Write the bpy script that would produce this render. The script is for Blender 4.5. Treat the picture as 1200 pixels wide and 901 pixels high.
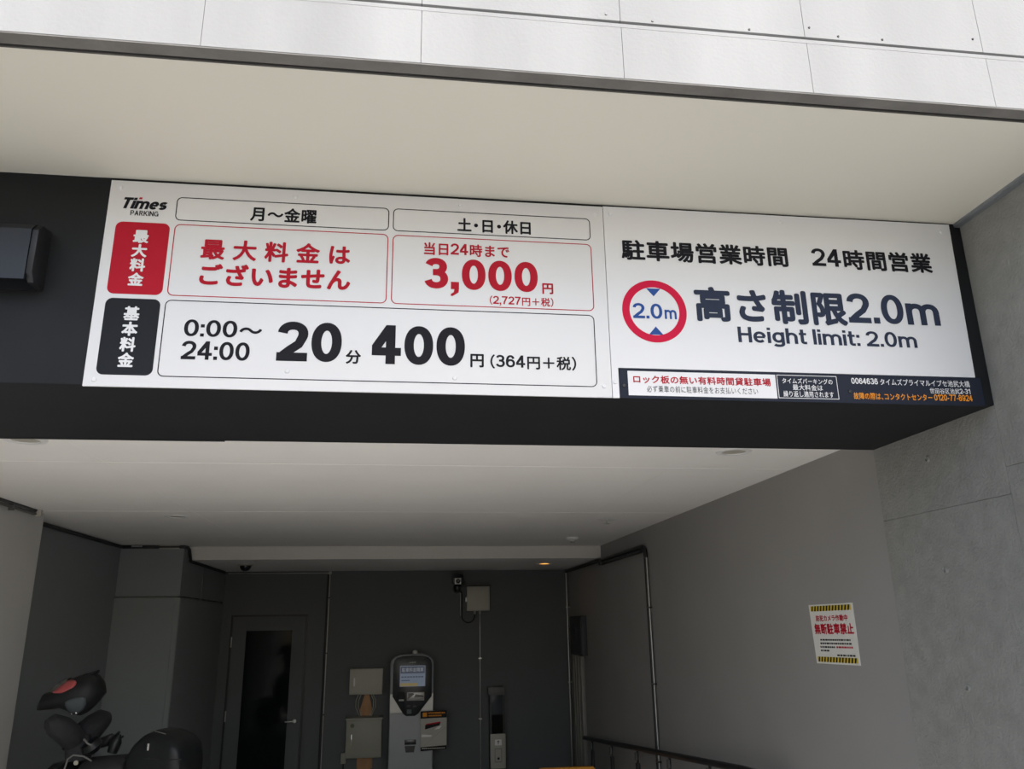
import bpy, bmesh, math, random
from mathutils import Vector, Matrix
random.seed(4)
for o in list(bpy.data.objects):
    bpy.data.objects.remove(o)
S = bpy.context.scene
C = S.collection
PI = math.pi

# ---------------------------------------------------------------- camera
cd = bpy.data.cameras.new('camera')
cam = bpy.data.objects.new('camera', cd); C.objects.link(cam)
FPX, PITCH, YAW, ROLL = 942.13, 0.290478, 0.139049, -0.0158247
cd.sensor_fit = 'HORIZONTAL'; cd.sensor_width = 36.0
cd.lens = FPX / 1200.0 * 36.0
cd.clip_start = 0.05; cd.clip_end = 200
f = Vector((math.sin(YAW)*math.cos(PITCH), math.cos(YAW)*math.cos(PITCH), math.sin(PITCH)))
r = Vector((math.cos(YAW), -math.sin(YAW), 0))
u = r.cross(f)
r2 = r*math.cos(ROLL) + u*math.sin(ROLL)
u2 = -r*math.sin(ROLL) + u*math.cos(ROLL)
M = Matrix((r2, u2, -f)).transposed().to_4x4()
M.translation = (0, 0, 1.6)
cam.matrix_world = M
S.camera = cam

# ---------------------------------------------------------------- sky, sun, exposure
SUN_EL, SUN_AZ = math.radians(48), math.radians(18)      # azimuth measured from straight behind the camera towards the right
w = bpy.data.worlds.new('sky'); S.world = w; w.use_nodes = True
nt = w.node_tree
bg = nt.nodes['Background']
sky = nt.nodes.new('ShaderNodeTexSky'); sky.sky_type = 'NISHITA'
sky.sun_disc = False
sky.sun_elevation = SUN_EL; sky.sun_rotation = PI - SUN_AZ
sky.dust_density = 2.5
nt.links.new(sky.outputs[0], bg.inputs[0])
bg.inputs[1].default_value = 0.16
sd = bpy.data.lights.new('sun', 'SUN'); sd.energy = 2.6; sd.angle = math.radians(1.0); sd.color = (1.0, 0.96, 0.91)
sun = bpy.data.objects.new('sun', sd); C.objects.link(sun)
sv = Vector((math.sin(SUN_AZ)*math.cos(SUN_EL), -math.cos(SUN_AZ)*math.cos(SUN_EL), math.sin(SUN_EL)))
sun.rotation_euler = sv.to_track_quat('Z', 'Y').to_euler()
sun.location = sv*20
S.view_settings.view_transform = 'Standard'
S.view_settings.look = 'None'
S.view_settings.gamma = 1.0
S.view_settings.use_curve_mapping = False
S.view_settings.exposure = 0.85

# ---------------------------------------------------------------- materials
def mat(name, col, rough=0.5, metal=0.0, var=0.0, scale=8.0, bump=0.0, bscale=60.0, emit=None, spec=0.5, streak=False):
    m = bpy.data.materials.new(name); m.use_nodes = True
    t = m.node_tree; b = t.nodes['Principled BSDF']
    b.inputs['Base Color'].default_value = (*col, 1)
    b.inputs['Roughness'].default_value = rough
    b.inputs['Metallic'].default_value = metal
    b.inputs['Specular IOR Level'].default_value = spec
    tc = t.nodes.new('ShaderNodeTexCoord')
    n = t.nodes.new('ShaderNodeTexNoise'); n.inputs['Scale'].default_value = scale; n.inputs['Detail'].default_value = 6
    if streak:
        mp = t.nodes.new('ShaderNodeMapping'); mp.inputs['Scale'].default_value = (1.0, 1.0, 0.25)
        t.links.new(tc.outputs['Object'], mp.inputs[0]); t.links.new(mp.outputs[0], n.inputs['Vector'])
    else:
        t.links.new(tc.outputs['Object'], n.inputs['Vector'])
    rp = t.nodes.new('ShaderNodeValToRGB')
    rp.color_ramp.elements[0].position = 0.3; rp.color_ramp.elements[1].position = 0.7
    rp.color_ramp.elements[0].color = (*[c*(1-var) for c in col], 1)
    rp.color_ramp.elements[1].color = (*[min(1, c*(1+var)) for c in col], 1)
    t.links.new(n.outputs['Fac'], rp.inputs[0]); t.links.new(rp.outputs[0], b.inputs['Base Color'])
    if bump:
        n2 = t.nodes.new('ShaderNodeTexNoise'); n2.inputs['Scale'].default_value = bscale; n2.inputs['Detail'].default_value = 4
        t.links.new(tc.outputs['Object'], n2.inputs['Vector'])
        bp = t.nodes.new('ShaderNodeBump'); bp.inputs['Strength'].default_value = bump; bp.inputs['Distance'].default_value = 0.01
        t.links.new(n2.outputs['Fac'], bp.inputs['Height']); t.links.new(bp.outputs[0], b.inputs['Normal'])
    if emit:
        b.inputs['Emission Color'].default_value = (*emit[:3], 1); b.inputs['Emission Strength'].default_value = emit[3]
    return m

def glass_mat(name, tint, rough=0.03):
    m = bpy.data.materials.new(name); m.use_nodes = True
    t = m.node_tree; b = t.nodes['Principled BSDF']
    b.inputs['Base Color'].default_value = (*tint, 1)
    b.inputs['Roughness'].default_value = rough
    b.inputs['Transmission Weight'].default_value = 0.5
    b.inputs['Specular IOR Level'].default_value = 0.25
    n = t.nodes.new('ShaderNodeTexNoise'); n.inputs['Scale'].default_value = 3
    mr = t.nodes.new('ShaderNodeMapRange'); mr.inputs['To Min'].default_value = rough; mr.inputs['To Max'].default_value = rough + 0.05
    t.links.new(n.outputs['Fac'], mr.inputs[0]); t.links.new(mr.outputs[0], b.inputs['Roughness'])
    return m

CONC_F = mat('facade_concrete', (0.31, 0.313, 0.310), 0.85, var=0.10, scale=3.5, bump=0.12, bscale=90, streak=True)
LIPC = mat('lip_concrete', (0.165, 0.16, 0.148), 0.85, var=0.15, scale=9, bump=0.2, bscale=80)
CONC_W = mat('wall_concrete', (0.240, 0.240, 0.222), 0.85, var=0.09, scale=14, bump=0.45, bscale=85)
GREYW = mat('grey_wall_paint', (0.27, 0.263, 0.252), 0.7, var=0.03, scale=2, bump=0.08, bscale=220)
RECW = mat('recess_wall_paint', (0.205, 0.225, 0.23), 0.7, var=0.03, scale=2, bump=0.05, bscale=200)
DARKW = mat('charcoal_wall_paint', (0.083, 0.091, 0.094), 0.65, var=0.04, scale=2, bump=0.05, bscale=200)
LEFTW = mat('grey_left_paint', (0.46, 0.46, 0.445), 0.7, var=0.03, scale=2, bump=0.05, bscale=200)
WHITEC = mat('white_ceiling', (0.72, 0.70, 0.605), 0.75, var=0.015, scale=1.5)
CEIL = mat('garage_ceiling', (0.83, 0.815, 0.78), 0.8, var=0.02, scale=2)
FASC = mat('fascia_paint', (0.62, 0.60, 0.56), 0.8, var=0.02, scale=2)
BEAM = mat('beam_black_paint', (0.012, 0.013, 0.0145), 0.5, var=0.15, scale=6, bump=0.03, bscale=250, spec=0.2)
SOFF = mat('beam_underside', (0.017, 0.018, 0.020), 0.6, var=0.08, scale=4, spec=0.15)
ALU = mat('aluminium', (0.30, 0.32, 0.34), 0.45, 0.6, var=0.05)
STREET = mat('street_asphalt', (0.36, 0.35, 0.33), 0.9, var=0.12, scale=5, bump=0.2)
FLOOR = mat('garage_floor', (0.52, 0.51, 0.485), 0.7, var=0.1, scale=3, bump=0.1)
SIGNW = mat('sign_white', (0.735, 0.74, 0.745), 0.35, var=0.01, scale=2)
SIGNE = mat('sign_edge', (0.5, 0.5, 0.5), 0.4, var=0.02)
INK = mat('ink_black', (0.013, 0.013, 0.017), 0.55, var=0.03, spec=0.12)
NAVY = mat('ink_navy', (0.030, 0.040, 0.070), 0.55, var=0.03, spec=0.12)
STRIP = mat('strip_charcoal', (0.022, 0.027, 0.042), 0.55, var=0.03, spec=0.12)
LABK = mat('label_black', (0.016, 0.018, 0.022), 0.55, var=0.03, spec=0.12)
RED = mat('ink_red', (0.43, 0.012, 0.028), 0.55, var=0.03, spec=0.12)
RINGR = mat('ring_red', (0.60, 0.012, 0.055), 0.55, var=0.03, spec=0.12)
BLUE = mat('ink_blue', (0.030, 0.085, 0.30), 0.55, var=0.03, spec=0.12)
ORNG = mat('ink_orange', (0.80, 0.30, 0.03), 0.55, var=0.03, spec=0.12)
YELL = mat('ink_yellow', (0.62, 0.45, 0.03), 0.5, var=0.03)
PAPER = mat('paper', (0.66, 0.65, 0.60), 0.6, var=0.03)
PLATEB = mat('plate_beige', (0.40, 0.38, 0.33), 0.45, var=0.06)
DMETAL = mat('dark_metal', (0.020, 0.021, 0.024), 0.4, 0.3, var=0.1)
LAMPM = mat('lamp_grey_metal', (0.022, 0.024, 0.028), 0.35, 0.3, var=0.06)
PIPE = mat('pipe_dark', (0.022, 0.023, 0.024), 0.45, 0.2, var=0.1)
MIDG = mat('pipe_grey', (0.10, 0.10, 0.095), 0.5, var=0.05)
STEEL = mat('pipe_steel', (0.45, 0.45, 0.44), 0.3, 0.85, var=0.08)
BOXG = mat('enclosure_grey', (0.40, 0.385, 0.33), 0.5, var=0.03)
BOXO = mat('enclosure_olive', (0.30, 0.295, 0.24), 0.5, var=0.03)
PLY = mat('plywood', (0.42, 0.23, 0.11), 0.7, var=0.2, scale=12, streak=True)
MACH = mat('machine_grey', (0.25, 0.265, 0.275), 0.4, 0.2, var=0.03)
MACHS = mat('machine_silver', (0.36, 0.355, 0.34), 0.35, 0.4, var=0.04)
MACHB = mat('machine_black', (0.017, 0.019, 0.022), 0.25, var=0.05)
CHROME = mat('chrome', (0.75, 0.75, 0.74), 0.18, 1.0, var=0.03)
WHITEP = mat('white_plastic', (0.72, 0.72, 0.70), 0.4, var=0.02)
GLASSD = glass_mat('dark_glass', (0.02, 0.03, 0.035))
DOORG = mat('door_dark_glass', (0.006, 0.008, 0.009), 0.06, var=0.05, spec=0.12)
RUBBER = mat('rubber', (0.013, 0.013, 0.014), 0.7, var=0.1)
BIKEB = mat('bike_black', (0.008, 0.009, 0.010), 0.35, var=0.1, spec=0.25)
MUFF = mat('muff_fabric', (0.011, 0.012, 0.0145), 0.8, var=0.15, scale=20, bump=0.2)
HELB = mat('helmet_black', (0.009, 0.010, 0.011), 0.5, var=0.1, spec=0.25)
HELR = mat('helmet_red', (0.36, 0.065, 0.065), 0.4, var=0.05)
HELS = mat('visor_smoke', (0.07, 0.068, 0.062), 0.2, var=0.05)
LINING = mat('helmet_lining', (0.045, 0.055, 0.06), 0.8, var=0.15, scale=30)
SCR_BODY = mat('screen_blue', (0.05, 0.06, 0.07), 0.2, emit=(0.30, 0.42, 0.62, 0.10))
SCR_HEAD = mat('screen_navy', (0.01, 0.015, 0.03), 0.2, emit=(0.04, 0.07, 0.16, 0.10))
SCR_TEXT = mat('screen_text', (0.1, 0.1, 0.1), 0.2, emit=(0.40, 0.50, 0.62, 0.10))
SCR_FOOT = mat('screen_amber', (0.06, 0.05, 0.02), 0.2, emit=(0.62, 0.45, 0.15, 0.10))
GLOW = mat('lamp_glow', (0.9, 0.5, 0.1), 0.4, emit=(1.0, 0.42, 0.05, 1.6))
ORBOARD = mat('orange_plastic', (0.75, 0.30, 0.02), 0.5, var=0.05)

# ---------------------------------------------------------------- helpers
def link(name, me, m, parent=None):
    o = bpy.data.objects.new(name, me); C.objects.link(o)
    if m: me.materials.append(m)
    if parent: o.parent = parent
    return o

def tag(o, label=None, cat=None, group=None, kind=None):
    if label: o['label'] = label
    if cat: o['category'] = cat
    if group: o['group'] = group
    if kind: o['kind'] = kind
    return o

def thing(name, label, cat, loc, rz=0.0, group=None):
    o = bpy.data.objects.new(name, None); C.objects.link(o)
    o.empty_display_size = 0.1
    o.location = loc; o.rotation_euler = (0, 0, rz)
    return tag(o, label, cat, group)

class MB:
    """collects shapes into one bmesh"""
    def __init__(s): s.bm = bmesh.new()
    def box(s, x0, x1, y0, y1, z0, z1, bev=0.0):
        b = bmesh.new()
        bmesh.ops.create_cube(b, size=1.0)
        for v in b.verts:
            v.co = Vector(((x0+x1)/2 + v.co.x*(x1-x0), (y0+y1)/2 + v.co.y*(y1-y0), (z0+z1)/2 + v.co.z*(z1-z0)))
        if bev: bmesh.ops.bevel(b, geom=b.edges[:], offset=bev, segments=2, affect='EDGES', profile=0.5)
        s._add(b); return s
    def prism(s, pts, fn, d0, d1, bev=0.0):
        """polygon pts (a,b) extruded from depth d0 to d1; fn(a,b,d)->xyz"""
        b = bmesh.new()
        lo = [b.verts.new(fn(a, c, d0)) for a, c in pts]; hi = [b.verts.new(fn(a, c, d1)) for a, c in pts]
        b.faces.new(lo); b.faces.new(hi[::-1])
        n = len(pts)
        for i in range(n):
            b.faces.new((lo[i], hi[i], hi[(i+1) % n], lo[(i+1) % n]))
        bmesh.ops.recalc_face_normals(b, faces=b.faces[:])
        if bev:
            es = [e for e in b.edges if all(len(fc.verts) == 4 for fc in e.link_faces) is False]
            bmesh.ops.bevel(b, geom=es, offset=bev, segments=2, affect='EDGES', profile=0.5)
        s._add(b); return s
    def tube(s, pts, rad, n=10, closed=False):
        b = bmesh.new()
        P = [Vector(p) for p in pts]; rings = []
        for i, p in enumerate(P):
            a = P[i-1] if i > 0 else (P[-1] if closed else p); c = P[i+1] if i < len(P)-1 else (P[0] if closed else p)
            t = (c - a).normalized()
            ref = Vector((0, 0, 1)) if abs(t.z) < 0.9 else Vector((1, 0, 0))
            e1 = t.cross(ref).normalized(); e2 = t.cross(e1)
            rr = rad[i] if isinstance(rad, (list, tuple)) else rad
            rings.append([b.verts.new(p + (e1*math.cos(2*PI*k/n) + e2*math.sin(2*PI*k/n))*rr) for k in range(n)])
        m = len(rings)
        for i in range(m if closed else m-1):
            A, B = rings[i], rings[(i+1) % m]
            best = min(range(n), key=lambda q: sum((A[k].co - B[(k+q) % n].co).length for k in range(n)))
            for k in range(n):
                b.faces.new((A[k], A[(k+1) % n], B[(k+1+best) % n], B[(k+best) % n]))
        if not closed:
            b.faces.new(rings[0][::-1]); b.faces.new(rings[-1])
        bmesh.ops.recalc_face_normals(b, faces=b.faces[:])
        for fc in b.faces: fc.smooth = len(fc.verts) == 4
        s._add(b); return s
    def lathe(s, prof, org, axis=(0, 0, 1), n=28):
        """prof list of (radius, height) along axis"""
        b = bmesh.new(); ax = Vector(axis).normalized(); org = Vector(org)
        ref = Vector((1, 0, 0)) if abs(ax.x) < 0.9 else Vector((0, 1, 0))
        e1 = ax.cross(ref).normalized(); e2 = ax.cross(e1)
        rings = []
        for rr, h in prof:
            if rr < 1e-6: rings.append([b.verts.new(org + ax*h)])
            else: rings.append([b.verts.new(org + ax*h + (e1*math.cos(2*PI*k/n) + e2*math.sin(2*PI*k/n))*rr) for k in range(n)])
        for A, B in zip(rings, rings[1:]):
            for k in range(n):
                q = [A[k % len(A)], A[(k+1) % len(A)], B[(k+1) % len(B)], B[k % len(B)]]
                q2 = []
                for v in q:
                    if v not in q2: q2.append(v)
                if len(q2) > 2: b.faces.new(q2)
        for A in (rings[0], rings[-1]):
            if len(A) > 2:
                try: b.faces.new(A)
                except ValueError: pass
        bmesh.ops.recalc_face_normals(b, faces=b.faces[:])
        for fc in b.faces: fc.smooth = True
        s._add(b); return s
    def loft(s, rings, cap=True):
        b = bmesh.new(); R = [[b.verts.new(p) for p in rg] for rg in rings]; n = len(R[0])
        for A, B in zip(R, R[1:]):
            for k in range(n): b.faces.new((A[k], A[(k+1) % n], B[(k+1) % n], B[k]))
        if cap: b.faces.new(R[0][::-1]); b.faces.new(R[-1])
        bmesh.ops.recalc_face_normals(b, faces=b.faces[:])
        for fc in b.faces: fc.smooth = True
        s._add(b); return s
    def _add(s, b):
        me = bpy.data.meshes.new('t'); b.to_mesh(me); b.free(); s.bm.from_mesh(me); bpy.data.meshes.remove(me)
    def build(s, name, m, parent=None, local=False, base=None):
        """mesh given in world coordinates (or in the parent's when local)"""
        off = Vector((0, 0, 0))
        if parent and not local:
            q = parent
            while q: off += q.location; q = q.parent
        elif not parent:
            if base is None:
                xs = [v.co for v in s.bm.verts]
                base = Vector(((min(c.x for c in xs)+max(c.x for c in xs))/2, (min(c.y for c in xs)+max(c.y for c in xs))/2, min(c.z for c in xs)))
            off = Vector(base)
        for v in s.bm.verts: v.co -= off
        me = bpy.data.meshes.new(name); s.bm.to_mesh(me); s.bm.free()
        try: me.set_sharp_from_angle(angle=math.radians(40))
        except Exception: pass
        o = link(name, me, m, parent)
        if not parent: o.location = off
        return o

def struct(name, mb, m): 
    return tag(mb.build(name, m, base=(0, 0, 0)), kind='structure')

# printed work: a frame maps (a, b) on the face of a board to world, k = height above the face
def front(y):   return lambda a, b, k: Vector((a, y - k, b))          # faces -Y, a = X, b = Z
def onwall(x):  return lambda a, b, k: Vector((x - k, -a, b))         # faces -X, a = -Y, b = Z

def flat(fr, polys, k, name, m, parent):
    """polys: list of (outer, inner or None) drawn as flat ink on a face"""
    mb = MB(); b = mb.bm
    for outer, inner in polys:
        if inner is None:
            b.faces.new([b.verts.new(fr(x, y, k)) for x, y in outer])
        else:
            A = [b.verts.new(fr(x, y, k)) for x, y in outer]; B = [b.verts.new(fr(x, y, k)) for x, y in inner]
            n = len(A)
            for i in range(n): b.faces.new((A[i], A[(i+1) % n], B[(i+1) % n], B[i]))
    return mb.build(name, m, parent)

def rrect(x0, x1, y0, y1, rad, n=6):
    p = []
    for cx, cy, a0 in ((x1-rad, y1-rad, 0), (x0+rad, y1-rad, 90), (x0+rad, y0+rad, 180), (x1-rad, y0+rad, 270)):
        for i in range(n+1):
            a = math.radians(a0 + 90*i/n); p.append((cx + rad*math.cos(a), cy + rad*math.sin(a)))
    return p
def frame_poly(x0, x1, y0, y1, rad, wd):
    return (rrect(x0, x1, y0, y1, rad), rrect(x0+wd, x1-wd, y0+wd, y1-wd, max(rad-wd, 1e-4)))

# lettering: heavy grotesque figures and letters drawn as stroked centre lines; kana and kanji from the built-in font, thickened
def _arc(cx, cy, rx, ry, a0, a1, n=14, ex=2.15):
    out = []
    for i in range(n+1):
        a = math.radians(a0 + (a1-a0)*i/n); c_, s_ = math.cos(a), math.sin(a)
        out.append((cx + rx*math.copysign(abs(c_)**(2/ex), c_), cy + ry*math.copysign(abs(s_)**(2/ex), s_)))
    return out
def glyph(ch, sv, sh):
    """-> (strokes, polygons, width) with cap height 1; stroke = (points, closed)"""
    v, h = sv/2, sh/2
    W = 0.70 + (sv-0.16)*0.45; m = W/2; S_, P = [], []
    def bx(x0, x1, y0, y1): P.append([(x0, y0), (x1, y0), (x1, y1), (x0, y1)])
    X = 0.73                                            # x-height
    if ch == '0': S_.append((_arc(m, 0.5, m-v, 0.5-h, 0, 360, 40)[:-1], True))
    elif ch == '1':
        W = 0.46 + sv*0.2; bx(W-sv, W, 0, 1); S_.append(([(0, 0.74), (W*0.3, 0.76), (W-sv*0.9, 0.86), (W-sv*0.6, 0.98)], False))
    elif ch == '2':
        S_.append((_arc(m, 0.69, m-v, 0.31-h, 176, -22, 18) + [(W*0.70, 0.43), (W*0.42, 0.28), (v*1.25, sh*0.7)], False)); bx(0, W, 0, sh*1.05)
    elif ch == '3':
        md = 0.53
        S_.append((_arc(m*0.97, (1-h+md)/2, m*0.93-v, (1-h-md)/2, 165, -90, 18), False))
        S_.append((_arc(m, (h+md)/2, m-v, (md-h)/2, 90, -168, 20), False)); bx(W*0.36, m, md-h, md+h)
    elif ch == '4':
        x1 = W*0.80-sv; bx(x1, x1+sv, 0, 1); bx(0, W, 0.215, 0.215+sh)
        P.append([(0, 0.215), (0, 0.215+sh*1.25), (x1, 1), (x1+sv*0.6, 1), (x1+sv*0.5, 0.76), (sv*0.9, 0.215+sh*0.8)])
    elif ch == '5':
        bx(W*0.13, W*0.93, 1-sh, 1); S_.append(([(W*0.13+v, 1-h), (v*1.2, 0.46)], False)); S_.append((_arc(m, 0.33, m-v, 0.33-h, 140, -166, 24), False))
    elif ch in '69':
        s1 = _arc(m, 0.335, m-v, 0.335-h, 0, 360, 30)[:-1]; s2 = [(v, 0.335)] + _arc(m, 0.5, m-v, 0.5-h, 178, 28, 18)
        if ch == '9': s1 = [(W-x, 1-y) for x, y in s1]; s2 = [(W-x, 1-y) for x, y in s2]
        S_ += [(s1, True), (s2, False)]
    elif ch == '7':
        bx(0, W, 1-sh, 1); S_.append(([(W-v*1.1, 1-sh*0.5), (W*0.66, 0.62), (W*0.44, 0.28), (W*0.36, 0)], False))
    elif ch == '8':
        md = 0.535; S_ += [(_arc(m, (1-h+md)/2, m*0.93-v, (1-h-md)/2, 0, 360, 28)[:-1], True), (_arc(m, (h+md)/2, m-v, (md-h)/2, 0, 360, 28)[:-1], True)]
    elif ch == '.': W = sv; bx(0, sv, 0, sv)
    elif ch == ',': W = sv*1.05; bx(0, W, 0, sv); P.append([(W*0.45, 0.02), (W, 0.02), (W*0.95, -0.10), (W*0.25, -0.22), (0, -0.22), (0, -0.16), (W*0.35, -0.10)])
    elif ch == ':': W = sv; bx(0, sv, 0, sv); bx(0, sv, X-sv, X)
    elif ch == '-': W = 0.36; bx(0, W, 0.29, 0.29+sh)
    elif ch == 'H': W = 0.76; bx(0, sv, 0, 1); bx(W-sv, W, 0, 1); bx(0, W, 0.5-h+0.02, 0.5+h+0.02)
    elif ch == 'e':
        W = 0.70; S_.append((_arc(W/2, X/2, W/2-v, X/2-h, 4, 316, 30), False)); bx(sv*0.7, W-sv*0.3, X/2-h*0.8, X/2+h*0.8)
    elif ch == 'i': W = sv; bx(0, sv, 0, X); bx(0, sv, 1-sh, 1)
    elif ch == 'l': W = sv; bx(0, sv, 0, 1)
    elif ch == 't':
        W = 0.42; bx(0, W, X-sh*0.9, X); S_.append(([(0.08+v, 0.95), (0.08+v, 0.26)] + _arc(0.08+v+0.13, 0.19, 0.13, 0.19-h, 185, 268, 6) + [(W, h)], False))
    elif ch == 'h':
        W = 0.66; bx(0, sv, 0, 1); S_.append(([(v, 0.45)] + _arc(W/2, 0.42, W/2-v, X-h-0.42, 175, 0, 14) + [(W-v, 0)], False))
    elif ch == 'm':
        W = 1.08; bx(0, sv, 0, X)
        for x0, x1 in ((v, W/2), (W/2, W-v)): S_.append(([(x0, 0.40)] + _arc((x0+x1)/2, 0.43, (x1-x0)/2, X-h-0.43, 175, 0, 12) + [(x1, 0)], False))
    elif ch == 'g':
        W = 0.68; S_.append((_arc(W/2, X/2+0.02, W/2-v, X/2-h-0.02, 0, 360, 28)[:-1], True))
        bx(W-sv, W, 0.0, X); S_.append(([(W-v, 0.02)] + _arc(W/2, -0.03, W/2-v, 0.20-h, 0, -160, 14), False))
    elif ch == 'T': W = 0.72; bx(0, W, 1-sh, 1); bx(W/2-v, W/2+v, 0, 1)
    elif ch == 's':
        W = 0.62; md = X/2
        S_.append((_arc(W/2, (X-h+md)/2, W/2-v, (X-h-md)/2, 25, 270, 14) [:-1] + _arc(W/2, (md+h)/2, W/2-v, (md-h)/2, 90, -155, 14), False))
    elif ch == 'P': W = 0.72; bx(0, sv, 0, 1); S_.append(([(v, 1-h), (W*0.5, 1-h)] + _arc(W*0.55, 0.70, W*0.45-v, 0.30-h, 88, -88, 12) + [(v, 0.40+h)], False))
    elif ch == 'R': W = 0.78; bx(0, sv, 0, 1); S_ += [([(v, 1-h), (W*0.5, 1-h)] + _arc(W*0.52, 0.72, W*0.42-v, 0.28-h, 88, -88, 12) + [(v, 0.44+h)], False), ([(W*0.45, 0.46), (W-v, 0)], False)]
    elif ch == 'A': W = 0.86; S_ += [([(v, 0), (W/2, 1-h*0.5)], False), ([(W-v, 0), (W/2, 1-h*0.5)], False)]; bx(W*0.25, W*0.75, 0.25, 0.25+sh)
    elif ch == 'K': W = 0.80; bx(0, sv, 0, 1); S_ += [([(W-v*1.2, 1), (sv*0.8, 0.42)], False), ([(W*0.38, 0.58), (W-v, 0)], False)]
    elif ch == 'I': W = sv; bx(0, sv, 0, 1)
    elif ch == 'N': W = 0.80; bx(0, sv, 0, 1); bx(W-sv, W, 0, 1); S_.append(([(v, 1-h*0.4), (W-v, h*0.4)], False))
    elif ch == 'G': W = 0.88; S_.append((_arc(W/2, 0.5, W/2-v, 0.5-h, 38, 330, 26), False)); bx(W*0.55, W, 0.38, 0.38+sh); bx(W-sv, W, 0, 0.4)
    elif ch == ' ': W = 0.20
    else: return None
    return S_, P, W
def _ribbon(b, pts, closed, sv, sh, lay):
    n = len(pts); L, R = [], []
    for i, (x, y) in enumerate(pts):
        px, py = pts[i-1] if (i > 0 or closed) else pts[i]
        qx, qy = pts[(i+1) % n] if (i < n-1 or closed) else pts[i]
        tx, ty = qx-px, qy-py; d = math.hypot(tx, ty) or 1
        nx, ny = -ty/d, tx/d
        wd = math.sqrt((nx*sv)**2 + (ny*sh)**2)/2
        L.append(b.verts.new((x+nx*wd, y+ny*wd, lay))); R.append(b.verts.new((x-nx*wd, y-ny*wd, lay)))
    for i in range(n if closed else n-1):
        j = (i+1) % n; b.faces.new((R[i], R[j], L[j], L[i]))
_cjk = {}
def _kanji(ch):
    if ch not in _cjk:
        cu = bpy.data.curves.new('t', 'FONT'); cu.body = ch; cu.resolution_u = 4
        o = bpy.data.objects.new('t', cu); C.objects.link(o)
        bpy.context.view_layer.update()
        dg = bpy.context.evaluated_depsgraph_get()
        me = bpy.data.meshes.new_from_object(o.evaluated_get(dg), depsgraph=dg)
        _cjk[ch] = ([v.co.copy() for v in me.vertices], [tuple(p.vertices) for p in me.polygons])
        bpy.data.objects.remove(o); bpy.data.curves.remove(cu); bpy.data.meshes.remove(me)
    return _cjk[ch]
def text(fr, body, x0, x1, y0, y1, k, m, parent, fat=0.02, sv=0.188, shear=0.0, spacing=0.0, lat=0.86, gap=0.085, name='lettering'):
    """set body in the box x0..x1, y0..y1 of the frame; fat thickens kana and kanji, sv is the stem of figures and letters"""
    mb = MB(); b = mb.bm; pen = 0.0
    sh = sv*0.86
    for ch in body:
        g = glyph(ch, sv, sh)
        n0 = len(b.verts)
        if g:
            S_, P, wd = g; lay = 0
            for pts, cl in S_: _ribbon(b, pts, cl, sv, sh, lay); lay += 1
            for p in P: b.faces.new([b.verts.new((x, y, lay)) for x, y in p]); lay += 1
            b.verts.ensure_lookup_table()
            for v in b.verts[n0:]: v.co = Vector((pen + (v.co.x + v.co.y*shear)*lat, v.co.y*lat, v.co.z))
            pen += (wd + gap + spacing)*lat
        elif ch == '　': pen += 1.0
        else:
            vs, fs = _kanji(ch)
            cx0, cx1 = min(v.x for v in vs), max(v.x for v in vs)
            narrow = ch in '・、（）'
            off = {'（': -0.50, '・': -0.25, '、': 0.0, '）': 0.0}.get(ch, 0.0)
            N = 8 if fat > 0.001 else 1
            for q in range(N):
                dx, dy = fat*math.cos(2*PI*q/8)*(N > 1), fat*math.sin(2*PI*q/8)*(N > 1)
                nv = [b.verts.new((pen + off + v.x + dx, v.y + dy, q)) for v in vs]
                for f_ in fs: b.faces.new([nv[i] for i in f_])
            pen += (0.5 if narrow else 1.0) + 0.03 + spacing
    bmesh.ops.recalc_face_normals(b, faces=b.faces[:])
    xs = [v.co.x for v in b.verts]; ys = [v.co.y for v in b.verts]
    ax, bx_, ay, by = min(xs), max(xs), min(ys), max(ys)
    for v in b.verts:
        v.co = fr(x0 + (v.co.x-ax)/(bx_-ax)*(x1-x0), y0 + (v.co.y-ay)/(by-ay)*(y1-y0), k + v.co.z*0.00008)
    return mb.build(name, m, parent)

# ================================================================ SETTING
XR, XL = 2.16, -2.52          # right wall face, near left wall face
GY, GZ = 10.56, -0.375        # back wall, floor level at the back
# ground and floor
struct('floor_street', MB().box(-12, 12, -16, 2.6, -0.2, 0.0), STREET)
mb = MB(); b = mb.bm
prof = [(2.6, 0), (4.8, 0), (9.4, GZ), (GY+0.15, GZ), (GY+0.15, GZ-0.25), (9.4, GZ-0.25), (4.8, -0.25), (2.6, -0.25)]
mb.prism(prof, lambda a, c, d: (d, a, c), -2.95, 2.4)
struct('floor', mb, FLOOR)

# concrete facade over the canopy: lower band, lit bevel, shadow gap, upper wall in cast panels
FX0, FX1, FY = -7.0, 7.0, 1.885
seams = [-0.56, 0.024, 0.602, 1.176, 1.767]
edges = [FX0] + seams + [FX1]
mb = MB()
for a, c in zip(edges, edges[1:]):
    mb.box(a+0.0007, c-0.0007, FY, FY+0.05, 3.09, 3.264)
mb.box(FX0, FX1, FY+0.01, FY+0.12, 3.10, 3.27)
prof = [(FY-0.0006, 3.2642), (FY-0.0006, 3.277), (FY+0.03, 3.280), (FY+0.05, 3.2642)]
mb.prism(prof, lambda a, c, d: (d, a, c), FX0, FX1)
struct('wall_facade_band', mb, CONC_F)
mb = MB()
for a, c in zip(edges, edges[1:]):
    mb.box(a+0.0008, c-0.0008, FY+0.004, FY+0.054, 3.291, 5.2)
mb.box(FX0, FX1, FY+0.052, FY+0.25, 3.27, 5.2)
wu = struct('wall_facade', mb, CONC_F)
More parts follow.
